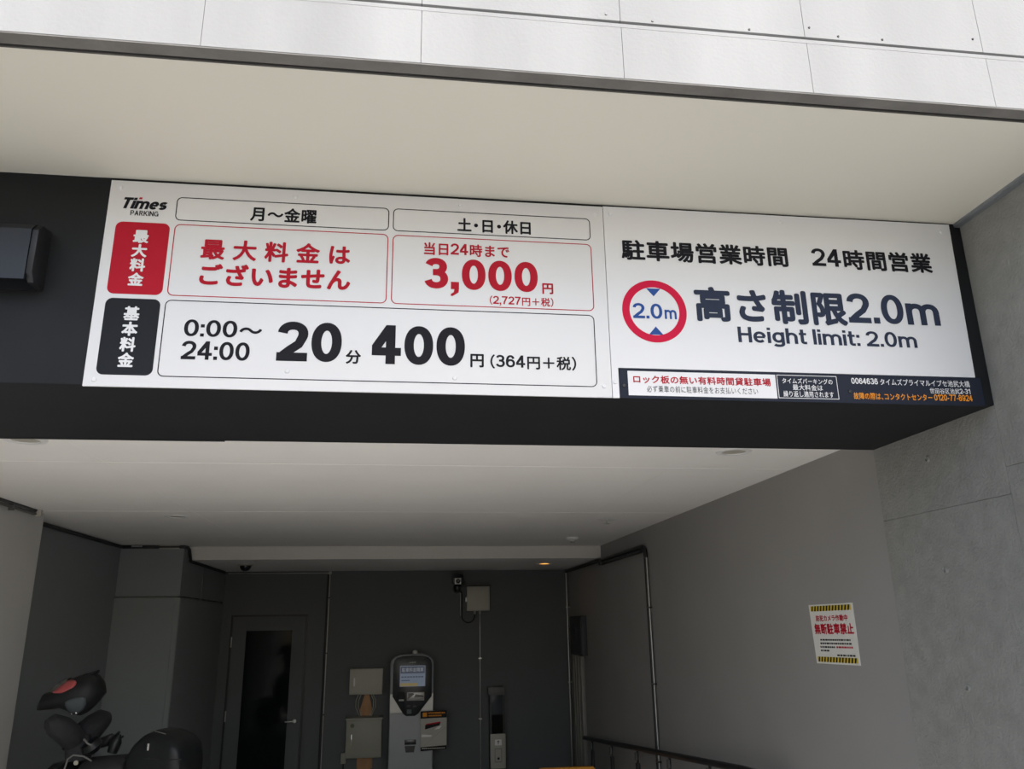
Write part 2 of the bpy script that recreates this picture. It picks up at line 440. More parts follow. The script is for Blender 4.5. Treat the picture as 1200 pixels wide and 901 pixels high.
for i, (x, z) in enumerate([(1.194, 3.326), (1.285, 3.303), (1.43, 3.305), (1.74, 3.337), (0.56, 3.31), (0.70, 3.30), (1.0, 3.30)]):
    MB().lathe([(0.0, 0.002), (0.003, 0.002), (0.004, 0.0)], (x, FY+0.004, z), (0, -1, 0), 12).build('anchor_plug', DMETAL, wu)
# underside: concrete lip, dark gap, white canopy panel
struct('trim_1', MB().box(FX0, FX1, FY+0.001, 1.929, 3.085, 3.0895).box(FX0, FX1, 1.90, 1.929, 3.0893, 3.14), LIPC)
struct('trim_2', MB().box(FX0, FX1, 1.929, 1.9505, 3.112, 3.14).box(FX0, FX1, 1.944, 1.9505, 3.0895, 3.12), mat('gap_grey', (0.075, 0.072, 0.067), 0.8, var=0.1))
struct('ceiling_canopy', MB().box(-6.5, XR-0.002, 1.951, 2.62, 3.09, 3.14), WHITEC)
struct('trim_3', MB().box(XR-0.024, XR, 1.951, 2.60, 3.076, 3.09).box(XR-0.027, XR-0.022, 1.951, 2.60, 3.082, 3.09), ALU)
# black beam that carries the signs
mb = MB()
mb.box(-2.95, XR, 2.60, 2.62, 2.351, 3.09)
struct('wall_beam', mb, BEAM)
struct('ceiling_beam', MB().box(-2.95, XR, 2.602, 3.395, 2.35, 2.75).box(-2.95, -0.735, 3.38, 3.408, 2.349, 2.60), SOFF)

# right-hand wall: bare concrete outside, painted inside
rw = struct('wall_right', MB().box(XR+0.012, 2.42, 1.885, 3.40, -0.1, 3.4).box(XR, XR+0.02, 1.885, 2.5992, 2.1208, 3.4).box(XR, XR+0.02, 1.885, 2.5992, -0.1, 2.1192).box(XR, XR+0.02, 2.6006, 3.397, 2.0228, 3.4).box(XR, XR+0.02, 2.6006, 3.397, -0.1, 2.0212), CONC_W)
for y, z in ((3.024, 2.233), (3.024, 1.783), (3.009, 1.343), (2.55, 1.783), (2.55, 1.343)):
    MB().lathe([(0.0, 0.0004), (0.007, 0.0006), (0.008, 0.007), (0.012, 0.008), (0.015, 0.0)], (XR, y, z), (-1, 0, 0), 18).build('tie_hole', CONC_W, rw)
struct('wall_right_garage', MB().box(XR+0.004, 2.42, 3.403, GY+0.15, -0.7, 2.6), GREYW)
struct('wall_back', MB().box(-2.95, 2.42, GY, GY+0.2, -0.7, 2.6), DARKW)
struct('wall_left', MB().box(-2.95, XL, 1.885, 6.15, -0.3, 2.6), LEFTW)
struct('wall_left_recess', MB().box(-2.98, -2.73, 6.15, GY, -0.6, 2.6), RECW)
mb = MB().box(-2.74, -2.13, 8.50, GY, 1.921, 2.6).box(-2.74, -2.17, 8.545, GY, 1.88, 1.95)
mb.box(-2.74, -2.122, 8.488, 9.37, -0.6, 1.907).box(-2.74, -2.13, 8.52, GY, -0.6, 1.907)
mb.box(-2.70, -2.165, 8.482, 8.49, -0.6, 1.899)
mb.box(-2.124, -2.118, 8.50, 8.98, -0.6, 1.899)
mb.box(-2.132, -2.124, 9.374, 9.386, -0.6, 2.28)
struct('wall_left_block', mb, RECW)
# garage ceiling with jointing beads and the dropped fascia at the back
mb = MB().box(-2.95, 2.42, 3.39, GY+0.2, 2.412, 2.6)
for y in (4.205, 6.02): mb.box(-2.73, XR, y-0.004, y+0.004, 2.4105, 2.413)
for x, y0, y1 in ((1.45, 3.41, 6.02), (-0.02, 3.41, 8.7), (-1.48, 3.41, 8.7)): mb.box(x-0.002, x+0.002, y0, y1, 2.4114, 2.413)
struct('ceiling', mb, CEIL)
mb = MB().box(-2.12, XR, 8.70, 8.72, 2.283, 2.42)
for x in (-0.72, 0.6): mb.box(x-0.002, x+0.002, 8.6985, 8.70, 2.283, 2.412)
struct('trim_4', mb, FASC)
struct('ceiling_recess', MB().box(-2.13, XR+0.01, 8.705, GY, 2.282, 2.42), CEIL)
# unseen outer walls beside the opening (street front), added to block light
struct('wall_front_left', MB().box(-7, -2.95, 1.90, 2.15, -0.1, 3.1), CONC_F)
struct('wall_front_right', MB().box(2.42, 7, 1.90, 2.15, -0.1, 3.1), CONC_F)

# steel door in the back wall
dr = bpy.data.objects.new('door_1', None); C.objects.link(dr); dr.location = (-1.56, GY, GZ); tag(dr, kind='structure')
X0, X1, ZT = -1.985, -1.13, 1.735
mb = MB().box(X0-0.03, X0-0.008, GY-0.014, GY, GZ, ZT+0.03).box(X1+0.008, X1+0.03, GY-0.014, GY, GZ, ZT+0.03).box(X0-0.008, X1+0.008, GY-0.014, GY, ZT+0.008, ZT+0.03)
mb.build('frame', DMETAL, dr)
g0, g1, gz0, gz1 = -1.825, -1.283, 0.02, 1.578
mb = MB().box(X0, g0, GY-0.02, GY-0.001, GZ+0.01, ZT).box(g1, X1, GY-0.02, GY-0.001, GZ+0.01, ZT).box(g0, g1, GY-0.02, GY-0.001, gz1, ZT).box(g0, g1, GY-0.02, GY-0.001, GZ+0.01, gz0)
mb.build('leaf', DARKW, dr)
MB().box(g0, g1, GY-0.010, GY-0.001, gz0, gz1).build('glass', DOORG, dr)
h = MB().lathe([(0, 0.006), (0.02, 0.006), (0.022, 0)], (-1.195, GY-0.02, 0.545), (0, -1, 0), 16)
h.tube([(-1.195, GY-0.024, 0.545), (-1.195, GY-0.06, 0.545), (-1.215, GY-0.066, 0.545), (-1.30, GY-0.066, 0.543)], 0.008)
h.build('handle', STEEL, dr)
for z in (0.62, 1.45): MB().tube([(X0-0.006, GY-0.026, z-0.06), (X0-0.006, GY-0.026, z+0.06)], 0.007).build('hinge', STEEL, dr)

# ================================================================ SIGNS
YS = 2.592
FR = front(YS)
def screw(x, z, root, m=SIGNW):
    MB().lathe([(0, 0.004), (0.006, 0.0035), (0.008, 0.0)], (x, YS, z), (0, -1, 0), 14).build('screw', m, root)

# --- parking fee board
fee = thing('parking_fee_sign', 'white parking fee board with red and black price panels, left half of the black beam', 'sign', (-0.15, 2.596, 2.344))
MB().box(-1.008, 0.711, YS, 2.60, 2.344, 3.078, 0.0008).build('panel', SIGNW, fee)
text(FR, 'Times', -0.9594, -0.817, 2.9729, 3.0149, 0.0009, INK, fee, sv=0.25, shear=0.28, gap=0.03)
flat(FR, [([(-0.9115, 3.0095), (-0.9015, 3.0095), (-0.8995, 3.0165), (-0.9095, 3.0165)], None)], 0.0014, 'logo_dot', RED, fee)
text(FR, 'PARKING', -0.9332, -0.8424, 2.9469, 2.9677, 0.0009, INK, fee, sv=0.19, gap=0.11)
flat(FR, [frame_poly(-0.788, -0.067, 2.937, 3.026, 0.018, 0.0032)], 0.0006, 'printed_border', INK, fee)
text(FR, '月～金曜', -0.5415, -0.3174, 2.9489, 3.0049, 0.0009, INK, fee, fat=0.03, sv=0.188)
flat(FR, [frame_poly(-0.0535, 0.661, 2.937, 3.026, 0.018, 0.0032)], 0.0006, 'printed_border', INK, fee)
text(FR, '土・日・休日', 0.1746, 0.4401, 2.9471, 3.0016, 0.0009, INK, fee, fat=0.03, sv=0.188)
# row labels
rl = flat(FR, [(rrect(-0.9745, -0.8003, 2.6607, 2.9230, 0.022), None)], 0.0006, 'row_label', RED, fee); rl['label'] = 'red rounded row label with white vertical characters'
for ch, z0, z1 in (('最', 2.846, 2.894), ('大', 2.794, 2.842), ('料', 2.742, 2.790), ('金', 2.691, 2.738)):
    text(FR, ch, -0.9135, -0.8640, z0, z1, 0.0012, SIGNW, rl, fat=0.038, sv=0.188)
bl = flat(FR, [(rrect(-0.973, -0.8018, 2.3824, 2.6456, 0.022), None)], 0.0006, 'row_label', LABK, fee); bl['label'] = 'black rounded row label with white vertical characters'
for ch, z0, z1 in (('基', 2.569, 2.618), ('本', 2.515, 2.564), ('料', 2.461, 2.511), ('金', 2.409, 2.458)):
    text(FR, ch, -0.9120, -0.8625, z0, z1, 0.0012, SIGNW, bl, fat=0.038, sv=0.188)
# weekday cell
flat(FR, [frame_poly(-0.7858, -0.0671, 2.6607, 2.9235, 0.02, 0.0032)], 0.0006, 'printed_border', RED, fee)
text(FR, '最大料金は', -0.6925, -0.1957, 2.7973, 2.8742, 0.0009, RED, fee, fat=0.03, sv=0.188, spacing=0.28)
text(FR, 'ございません', -0.6886, -0.1919, 2.7035, 2.7838, 0.0009, RED, fee, fat=0.038, sv=0.188)
# weekend cell
flat(FR, [frame_poly(-0.0525, 0.6619, 2.6607, 2.9225, 0.02, 0.0032)], 0.0006, 'printed_border', RED, fee)
text(FR, '当日24時まで', 0.0572, 0.3605, 2.8508, 2.8996, 0.0009, RED, fee, fat=0.024, sv=0.188)
text(FR, '3,000', 0.0612, 0.4611, 2.6983, 2.8402, 0.0009, RED, fee, fat=0.038, sv=0.238)
text(FR, '円', 0.4765, 0.5158, 2.7194, 2.7605, 0.0009, RED, fee, fat=0.03, sv=0.188)
text(FR, '（2,727円＋税）', 0.2888, 0.5150, 2.6681, 2.7051, 0.0009, RED, fee, fat=0.015, sv=0.188)
# base rate cell
flat(FR, [frame_poly(-0.7875, 0.660, 2.380, 2.646, 0.02, 0.0032)], 0.0006, 'printed_border', INK, fee)
text(FR, '0:00～', -0.7194, -0.4714, 2.5203, 2.5792, 0.0009, INK, fee, fat=0.024, sv=0.188)
text(FR, '24:00', -0.7201, -0.5059, 2.4410, 2.5044, 0.0009, INK, fee, fat=0.024, sv=0.188)
text(FR, '20', -0.4205, -0.2106, 2.4443, 2.5834, 0.0009, INK, fee, fat=0.038, sv=0.238)
text(FR, '分', -0.1958, -0.1456, 2.4401, 2.4892, 0.0009, INK, fee, fat=0.03, sv=0.188)
text(FR, '400', -0.1106, 0.2023, 2.4431, 2.5820, 0.0009, INK, fee, fat=0.038, sv=0.238)
text(FR, '円', 0.2210, 0.2669, 2.4398, 2.4880, 0.0009, INK, fee, fat=0.03, sv=0.188)
text(FR, '（364円＋税）', 0.2895, 0.5883, 2.4371, 2.4882, 0.0009, INK, fee, fat=0.024, sv=0.188)
for x, z in ((-0.975, 3.05), (-0.395, 3.05), (0.185, 3.051), (0.684, 3.045), (-0.975, 2.365), (-0.382, 2.409), (0.168, 2.40), (0.684, 2.384)): screw(x, z, fee)

# --- opening hours and height limit board
hrs = thing('height_limit_sign', 'white opening hours board with red ringed height limit mark on the right', 'sign', (1.41, 2.596, 2.453))
MB().prism([(0.713, 2.344), (0.737, 2.344), (0.737, 2.453), (2.098, 2.453), (2.108, 3.082), (0.713, 3.080)], lambda a, c, d: (a, d, c), YS, 2.60).build('panel', SIGNW, hrs)
text(FR, '駐車場営業時間', 0.7733, 1.4164, 2.8662, 2.9485, 0.0009, INK, hrs, fat=0.032, sv=0.188)
text(FR, '24時間営業', 1.5124, 2.0036, 2.8683, 2.9516, 0.0009, INK, hrs, fat=0.032, sv=0.188)
cx, cz, RO, RI = 0.883, 2.670, 0.1195, 0.092
circ = lambda rad, n=64: [(cx + rad*math.cos(2*PI*i/n), cz + rad*math.sin(2*PI*i/n)) for i in range(n)]
flat(FR, [(circ(RO), circ(RI))], 0.0006, 'red_ring', RINGR, hrs)
flat(FR, [([(0.8835, 2.727), (0.910, 2.7575), (0.857, 2.7575)], None)], 0.0006, 'height_arrow', BLUE, hrs)
flat(FR, [([(0.857, 2.580), (0.910, 2.580), (0.8835, 2.611)], None)], 0.0006, 'height_arrow', BLUE, hrs)
text(FR, '2.0', 0.8028, 0.9114, 2.6407, 2.6986, 0.0009, BLUE, hrs, fat=0.024, sv=0.188)
text(FR, 'm', 0.9196, 0.9641, 2.6412, 2.6767, 0.0009, BLUE, hrs, fat=0.024, sv=0.188)
text(FR, '高さ制限2.0m', 1.0350, 1.9971, 2.6376, 2.7741, 0.0009, NAVY, hrs, fat=0.036, sv=0.20)
text(FR, 'Height limit: 2.0m', 1.1886, 1.8862, 2.5484, 2.6217, 0.0009, NAVY, hrs, fat=0.02, sv=0.188)
for x, z in ((0.738, 3.05), (1.41, 3.055), (2.07, 3.05), (0.724, 2.40)): screw(x, z, hrs)

# --- contact strip
stp = thing('contact_notice_strip', 'narrow black notice strip with phone line in orange under the height limit board', 'sign', (1.43, 2.596, 2.344))
MB().box(0.739, 2.118, YS, 2.60, 2.344, 2.4515, 0.0006).build('panel', STRIP, stp)
nb = flat(FR, [([(0.7695, 2.354), (1.3125, 2.354), (1.3125, 2.4424), (0.7695, 2.4424)], None)], 0.0006, 'notice_panel', SIGNW, stp)
nb['label'] = 'white notice field with red headline'
text(FR, 'ロック板の無い有料時間貸駐車場', 0.7886, 1.2929, 2.3983, 2.4279, 0.0012, RED, nb, fat=0.024, sv=0.188)
text(FR, '必ず乗車の前に駐車料金をお支払いください', 0.8354, 1.2413, 2.3665, 2.3909, 0.0012, INK, nb, fat=0.0, sv=0.188)
flat(FR, [frame_poly(1.3177, 1.5464, 2.3560, 2.4429, 0.001, 0.0022)], 0.0006, 'printed_border', SIGNW, stp)
text(FR, 'タイムズパーキングの', 1.3367, 1.5283, 2.4108, 2.4313, 0.0009, SIGNW, stp, fat=0.012, sv=0.188)
text(FR, '最大料金は', 1.3739, 1.4880, 2.3865, 2.4082, 0.0009, SIGNW, stp, fat=0.012, sv=0.188)
text(FR, '繰り返し適用されます', 1.3363, 1.5266, 2.3611, 2.3840, 0.0009, SIGNW, stp, fat=0.012, sv=0.188)
text(FR, '0064636 タイムズプライマルイプセ池尻大橋', 1.6020, 2.0692, 2.4136, 2.4387, 0.0009, SIGNW, stp, fat=0.012, sv=0.188)
text(FR, '世田谷区池尻2-31', 1.9048, 2.0666, 2.3861, 2.4081, 0.0009, SIGNW, stp, fat=0.008, sv=0.188)
text(FR, '故障の際は、コンタクトセンター 0120-77-8924', 1.6029, 2.0703, 2.3578, 2.3845, 0.0009, ORNG, stp, fat=0.014, sv=0.188)
for x, z in ((0.754, 2.388), (1.591, 2.386)): screw(x, z, stp, DMETAL)

# --- floodlight housing on the beam, far left
fl = thing('wall_floodlight', 'dark grey box floodlight on the black beam left of the fee board', 'lamp', (-1.5, 2.60, 2.66))
prof = [(2.60, 2.873), (2.60, 2.662), (2.592, 2.662), (2.592, 2.858), (2.535, 2.858), (2.512, 2.835), (2.512, 2.665), (2.506, 2.665), (2.505, 2.838), (2.532, 2.866)]
MB().prism(prof, lambda a, c, d: (d, a, c), -1.82, -1.193).build('housing', LAMPM, fl)
MB().prism([(2.507, 2.690), (2.507, 2.836), (2.534, 2.864), (2.60, 2.872), (2.60, 2.662), (2.53, 2.662)], lambda a, c, d: (d, a, c), -1.192, -1.172, 0.003).build('end_cap', DMETAL, fl)
MB().box(-1.82, -1.2, 2.515, 2.592, 2.70, 2.706).build('lens', GLASSD, fl)

# ================================================================ PIPES AND SMALL FITTINGS INSIDE
def arc(c, a, b, n=5): 
    """quarter bend from a to b around corner c"""
    a, b, c = Vector(a), Vector(b), Vector(c)
    return [((1-t)**2*a + 2*t*(1-t)*c + t*t*b) for t in [i/n for i in range(n+1)]]
# near left wall, under the ceiling
c1 = thing('conduit', 'grey twin conduit under the ceiling along the near left wall ending in a pale box', 'conduit', (-2.49, 3.5, 2.37))
MB().tube([(-2.497, 3.42, 2.382), (-2.497, 5.98, 2.382)], 0.010).tube([(-2.497, 3.42, 2.402), (-2.497, 5.98, 2.402)], 0.007).build('pipe', MIDG, c1)
MB().box(-2.519, -2.485, 3.42, 5.95, 2.404, 2.412).build('channel', DMETAL, c1)
MB().box(-2.515, -2.462, 5.95, 5.985, 2.368, 2.412, 0.004).build('end_box', BOXG, c1)
MB().box(-2.519, -2.485, 5.60, 5.61, 2.36, 2.41).build('clip', MIDG, c1)
# dark run over the left recess, down onto the fascia, to the door side
c2 = thing('conduit', 'black conduit running round the ceiling corner of the left recess', 'conduit', (-2.7, 6.2, 2.38))
MB().tube([(-2.71, 6.16, 2.391), (-2.71, 8.40, 2.391)] + arc((-2.71, 8.475, 2.391), (-2.71, 8.43, 2.391), (-2.66, 8.475, 2.391)) + [(-2.2, 8.475, 2.391)]
          + arc((-2.105, 8.475, 2.391), (-2.15, 8.475, 2.391), (-2.105, 8.52, 2.391)) + [(-2.105, 8.60, 2.375), (-2.105, 8.665, 2.30), (-2.105, 8.70, 2.268), (-2.105, 10.40, 2.262)], 0.016).build('pipe', PIPE, c2)
MB().box(-2.36, -2.17, 8.462, 8.497, 2.372, 2.41, 0.003).build('end_box', BOXG, c2)
MB().tube([(-2.62, 8.465, 2.4), (-2.52, 8.465, 2.4)], 0.012).build('coupling', STEEL, c2)
c3 = thing('conduit', 'thin conduit above the door turning down the back wall right of the door', 'conduit', (-0.862, 10.53, GZ))
MB().tube([(-2.09, 10.535, 2.258)] + [(-0.93, 10.535, 2.258)] + arc((-0.862, 10.535, 2.258), (-0.91, 10.535, 2.258), (-0.862, 10.535, 2.21)) + [(-0.862, 10.535, GZ)], 0.006).build('pipe', STEEL, c3)
MB().tube([(-0.882, 10.54, 2.24), (-0.882, 10.54, GZ)], 0.015).build('pipe_shadow', PIPE, c3)  # dark tube stands in for the shadow beside the bright pipe
MB().lathe([(0, 0.02), (0.018, 0.02), (0.022, 0.0)], (-0.862, 10.535, 2.258), (0, -1, 0), 14).build('elbow', BOXG, c3)
for z in (1.95, 1.30, 0.6): MB().box(-0.88, -0.842, 10.52, GY-0.003, z, z+0.012).build('clip', DMETAL, c3)
# right wall
c4 = thing('conduit', 'black conduit along the top of the right wall dropping as a bright pipe', 'conduit', (2.13, 6.98, -0.18))
MB().tube([(2.138, 10.52, 2.252), (2.138, 7.16, 2.252)] + arc((2.138, 6.975, 2.252), (2.138, 7.09, 2.252), (2.138, 6.975, 2.15)), 0.018).tube([(2.142, 8.66, 2.215), (2.142, 7.11, 2.215)], 0.016).build('pipe', PIPE, c4)
MB().tube([(2.144, 6.975, 2.16), (2.144, 6.975, -0.17)], 0.0065).build('drop_pipe', STEEL, c4)
MB().tube([(2.142, 7.005, 2.16), (2.142, 7.005, -0.17)], 0.014).build('drop_shadow', PIPE, c4)  # dark tube added as the shaded side of the drop pipe
MB().box(2.118, 2.163, 8.55, 8.64, 2.20, 2.27, 0.004).build('pull_box', PIPE, c4)
for z in (1.72, 1.1, 0.5): MB().box(2.128, 2.163, 6.963, 7.015, z, z+0.012).build('clip', DMETAL, c4)
c5 = thing('conduit', 'thin bright pipe standing in the far right corner beside the back wall', 'conduit', (2.12, 10.45, GZ))
MB().tube([(2.125, 10.44, 2.23), (2.125, 10.44, GZ)], 0.009).build('pipe', STEEL, c5)
for z in (1.8, 0.9): MB().box(2.11, 2.164, 10.43, 10.45, z, z+0.015).build('clip', STEEL, c5)

# recessed downlights in the garage ceiling
def downlight(x, y, z, label, lit=False, group=None):
    t = thing('downlight', label, 'ceiling light', (x, y, z), 0, group)
    MB().lathe([(0.060, -0.001), (0.062, -0.006), (0.085, -0.006), (0.089, 0.0), (0.060, 0.0)], (x, y, z), n=36).build('ring', WHITEP, t)
    MB().lathe([(0.0, -0.0012), (0.060, -0.0012), (0.060, 0.0), (0.0, 0.0)], (x, y, z)).build('diffuser', GLOW if lit else BOXG, t)
    return t
downlight(1.638, 3.754, 2.412, 'unlit round downlight in the ceiling behind the beam on the right')
downlight(-1.642, 3.705, 2.412, 'unlit round downlight in the ceiling behind the beam on the left')
downlight(-1.65, 6.296, 2.412, 'unlit round downlight in the mid ceiling on the left')
downlight(1.672, 9.451, 2.282, 'small amber lit downlight under the dropped fascia on the right', True)
sp = thing('sprinkler_head', 'small sprinkler head on a round plate in the ceiling near the right wall', 'sprinkler', (1.654, 6.399, 2.412))
MB().lathe([(0, -0.006), (0.06, -0.006), (0.075, 0.0)], (1.654, 6.399, 2.412)).build('plate', WHITEP, sp)
MB().lathe([(0.009, -0.006), (0.009, -0.03), (0.004, -0.034), (0.022, -0.037), (0.022, -0.04), (0, -0.04)], (1.654, 6.399, 2.412)).build('deflector', BOXG, sp)
sm = thing('smoke_detector', 'white round smoke detector on the ceiling near the dropped fascia', 'smoke detector', (1.667, 7.809, 2.412))
MB().lathe([(0.062, 0.0), (0.062, -0.018), (0.05, -0.030), (0.03, -0.033), (0.0, -0.033)], (1.667, 7.809, 2.412)).build('body', WHITEP, sm)
MB().lathe([(0.024, -0.033), (0.022, -0.050), (0.0, -0.052)], (1.667, 7.809, 2.412)).build('sensor', BOXG, sm)
dm = thing('dome_camera', 'black dome security camera under the dropped fascia above the door', 'security camera', (-1.677, 9.33, 2.282))
MB().lathe([(0.085, 0.0), (0.085, -0.012), (0.06, -0.018), (0.0, -0.018)], (-1.677, 9.33, 2.282)).build('base', BOXG, dm)
MB().lathe([(0.06, -0.018), (0.058, -0.035), (0.042, -0.06), (0.02, -0.072), (0, -0.075)], (-1.677, 9.33, 2.282)).build('dome', MACHB, dm)

# ================================================================ BACK WALL FITTINGS
# box camera
cmr = thing('security_camera', 'black box security camera with pale square face on the back wall', 'security camera', (0.72, 10.4, 2.0))
MB().box(0.655, 0.785, 10.30, 10.46, 2.10, 2.215, 0.012).build('housing', MACHB, cmr)
MB().box(0.683, 0.762, 10.292, 10.302, 2.095, 2.170, 0.003).build('face', WHITEP, cmr)
MB().lathe([(0.028, 0.0), (0.028, 0.012), (0.020, 0.014), (0.016, 0.006), (0.0, 0.004)], (0.7225, 10.292, 2.132), (0, -1, 0), 24).build('lens', MACHB, cmr)
MB().lathe([(0.0, -0.06), (0.03, -0.055), (0.05, -0.03), (0.055, 0.0), (0.05, 0.025), (0.02, 0.04), (0, 0.04)], (0.7225, 10.40, 2.06)).build('mount_ball', MACHB, cmr)
MB().tube([(0.7225, 10.40, 2.03), (0.7225, 10.50, 2.03), (0.7225, GY, 2.04)], 0.018).lathe([(0, 0), (0.05, 0), (0.05, 0.015), (0, 0.015)], (0.7225, GY, 2.04), (0, -1, 0), 20).build('bracket', MACHB, cmr)
jb = thing('junction_box', 'square grey junction box on the back wall beside the box camera', 'junction box', (0.99, 10.5, 1.77))
MB().box(0.845, 1.135, 10.45, GY, 1.775, 2.075, 0.006).build('body', BOXG, jb)
MB().box(0.852, 1.128, 10.438, 10.45, 1.782, 2.062, 0.004).build('door', BOXG, jb)
MB().box(0.828, 0.848, 10.45, 10.48, 1.885, 1.945, 0.003).build('latch', STEEL, jb)
MB().box(0.80, 1.15, 10.44, 10.555, 2.082, 2.095).build('rain_hood', DMETAL, jb)
for x in (0.95, 1.015): MB().lathe([(0.016, 0.0), (0.016, -0.03), (0.010, -0.04)], (x, 10.50, 1.775), n=14).build('gland', BOXG, jb)
cb = thing('cable', 'black cable looping from the box camera to the junction box', 'cable', (0.85, 10.5, 1.6))
pts = [(0.755, 10.47, 2.04), (0.785, 10.50, 2.00)] + [(0.79 + 0.0*i, 10.52, 2.0-0.25*i/4) for i in range(5)]
pts += [(0.87 - 0.08*math.cos(a), 10.52, 1.72 - 0.085*math.sin(a)) for a in [PI*i/10 for i in range(11)]] + [(0.95, 10.50, 1.735)]
MB().tube(pts, 0.007, 8).build('sheath', RUBBER, cb)
MB().tube([(0.772, 10.53, 2.0), (0.772, 10.53, 1.72)], 0.006, 8).build('sleeve', BOXG, cb)
c6 = thing('conduit', 'thin pipe dropping from the junction box down the back wall', 'conduit', (1.017, 10.5, GZ))
MB().tube([(1.015, 10.50, 1.737), (1.016, 10.525, 1.66), (1.018, 10.535, 1.60), (1.02, 10.535, GZ)], 0.0075).build('pipe', STEEL, c6)
for z in (1.2, 0.5): MB().box(1.0, 1.038, 10.52, GY, z, z+0.014).build('clip', STEEL, c6)

# enclosures on a plywood post
ps = thing('plywood_post', 'narrow plywood backing board carrying two enclosures left of the payment machine', 'board', (-0.36, 10.5, GZ))
mb = MB().prism([(-0.43, GZ), (-0.29, GZ), (-0.29, 0.66), (-0.335, 0.85), (-0.335, 1.1), (-0.375, 1.1), (-0.375, 0.85), (-0.43, 0.66)], lambda a, c, d: (a, d, c), 10.515, 10.545).box(-0.45, -0.27, 10.545, GY, 0.0, 0.12)
mb.build('board', PLY, ps)
bx = thing('electrical_enclosure', 'upper beige enclosure with white handle left of the payment machine', 'enclosure', (-0.367, 10.4, 0.828))
MB().box(-0.563, -0.170, 10.40, 10.515, 0.828, 1.122, 0.004).build('body', BOXG, bx)
MB().box(-0.558, -0.175, 10.388, 10.40, 0.833, 1.116, 0.003).build('door', BOXG, bx)
MB().box(-0.515, -0.497, 10.372, 10.39, 0.925, 1.02, 0.003).build('handle', WHITEP, bx)
bx2 = thing('electrical_enclosure', 'lower olive enclosure with hooded top left of the payment machine', 'enclosure', (-0.373, 10.4, 0.135))
MB().box(-0.582, -0.165, 10.40, 10.515, 0.135, 0.575, 0.004).build('body', BOXO, bx2)
MB().box(-0.577, -0.170, 10.386, 10.40, 0.14, 0.545, 0.003).build('door', BOXO, bx2)
MB().prism([(10.375, 0.548), (10.375, 0.572), (10.514, 0.585), (10.514, 0.575)], lambda a, c, d: (d, a, c), -0.588, -0.160).build('hood', BOXO, bx2)
MB().box(-0.523, -0.507, 10.37, 10.388, 0.275, 0.395, 0.003).build('handle', STEEL, bx2)
MB().lathe([(0, 0.003), (0.02, 0.003), (0.022, 0)], (-0.51, 10.386, 0.49), (0, -1, 0), 14).build('sticker', mat('green_sticker', (0.06, 0.09, 0.03), 0.5, var=0.05), bx2)
cb2 = thing('cable', 'grey cables hanging between the two enclosures', 'cable', (-0.36, 10.5, 0.57))
for x0, x1, x2 in ((-0.45, -0.485, -0.43), (-0.42, -0.45, -0.41), (-0.31, -0.275, -0.315), (-0.29, -0.25, -0.30)):
    MB().tube([(x0, 10.49, 0.835), (x1, 10.495, 0.76), (x1, 10.50, 0.68), (x2, 10.50, 0.575)], 0.0055, 8).build('strand', BOXG, cb2)
ob = thing('outlet_box', 'small grey outlet box at the foot of the lower enclosure', 'outlet', (-0.60, 10.5, 0.07))
MB().box(-0.635, -0.575, 10.50, GY, 0.065, 0.185, 0.004).build('body', BOXO, ob)
MB().tube([(-0.605, 10.53, 0.07), (-0.605, 10.53, GZ)], 0.008).build('cord', RUBBER, ob)

# payment machine
pm = thing('payment_machine', 'grey round-topped parking payment machine with lit blue screen by the back wall', 'payment machine', (0.176, 10.35, GZ))
ML, MR = -0.082, 0.432
def arch(l, rr, zt, z0, rad, n=8):
    p = [(l, z0), (rr, z0)]
    for cx_, a0 in ((rr-rad, 0), (l+rad, 90)):
        for i in range(n+1):
            a = math.radians(a0 + 90*i/n); p.append((cx_ + rad*math.cos(a), zt - rad*0.62 + rad*0.62*math.sin(a)))
    return p
FM = lambda a, c, d: (a, d, c)
MB().prism(arch(ML, MR, 1.284, GZ, 0.17), FM, 10.21, 10.52, 0.012).build('body', MACH, pm)
MB().prism([(ML+0.01, 0.02-0.36), (MR-0.01, 0.02-0.36), (MR-0.012, 0.63), (ML+0.012, 0.63)], FM, 10.196, 10.212, 0.004).build('lower_door', MACH, pm)
tr = MB().prism([(ML+0.006, 0.635), (MR-0.006, 0.635), (MR-0.006, 0.84), (ML+0.006, 0.84)], FM, 10.190, 10.212, 0.004).build('collar', MACHS, pm); tr['label'] = 'brushed silver collar'
sh = [(-0.049, 0.815), (-0.047, 1.17), (-0.035, 1.215), (-0.008, 1.245), (0.06, 1.262), (0.176, 1.268), (0.295, 1.262), (0.365, 1.245), (0.395, 1.215), (0.407, 1.17), (0.409, 0.81), (0.255, 0.622), (0.215, 0.598), (0.115, 0.598), (0.080, 0.622)]
MB().prism(sh, FM, 10.172, 10.21, 0.006).build('console', MACHB, pm)
FP = front(10.172)
sc_ = MB().box(0.032, 0.330, 10.168, 10.174, 0.923, 1.154).build('screen', SCR_BODY, pm); sc_['label'] = 'lit pale blue screen with navy header'
FS = front(10.168)
flat(FS, [([(0.038, 1.068), (0.322, 1.068), (0.322, 1.146), (0.038, 1.146)], None)], 0.001, 'screen_header', SCR_HEAD, sc_)
text(FS, '駐車料金精算', 0.055, 0.308, 1.085, 1.132, 0.002, SCR_TEXT, sc_, fat=0.02, sv=0.188)
flat(FS, [([(0.036, 0.927), (0.245, 0.927), (0.245, 0.962), (0.036, 0.962)], None)], 0.001, 'screen_footer', SCR_FOOT, sc_)
flat(FS, [([(0.05+0.033*i, 1.022), (0.076+0.033*i, 1.022), (0.076+0.033*i, 1.036), (0.05+0.033*i, 1.036)], None) for i in range(8)] + [([(0.05, 0.985), (0.15, 0.985), (0.15, 0.995), (0.05, 0.995)], None)], 0.001, 'screen_line', SCR_HEAD, sc_)
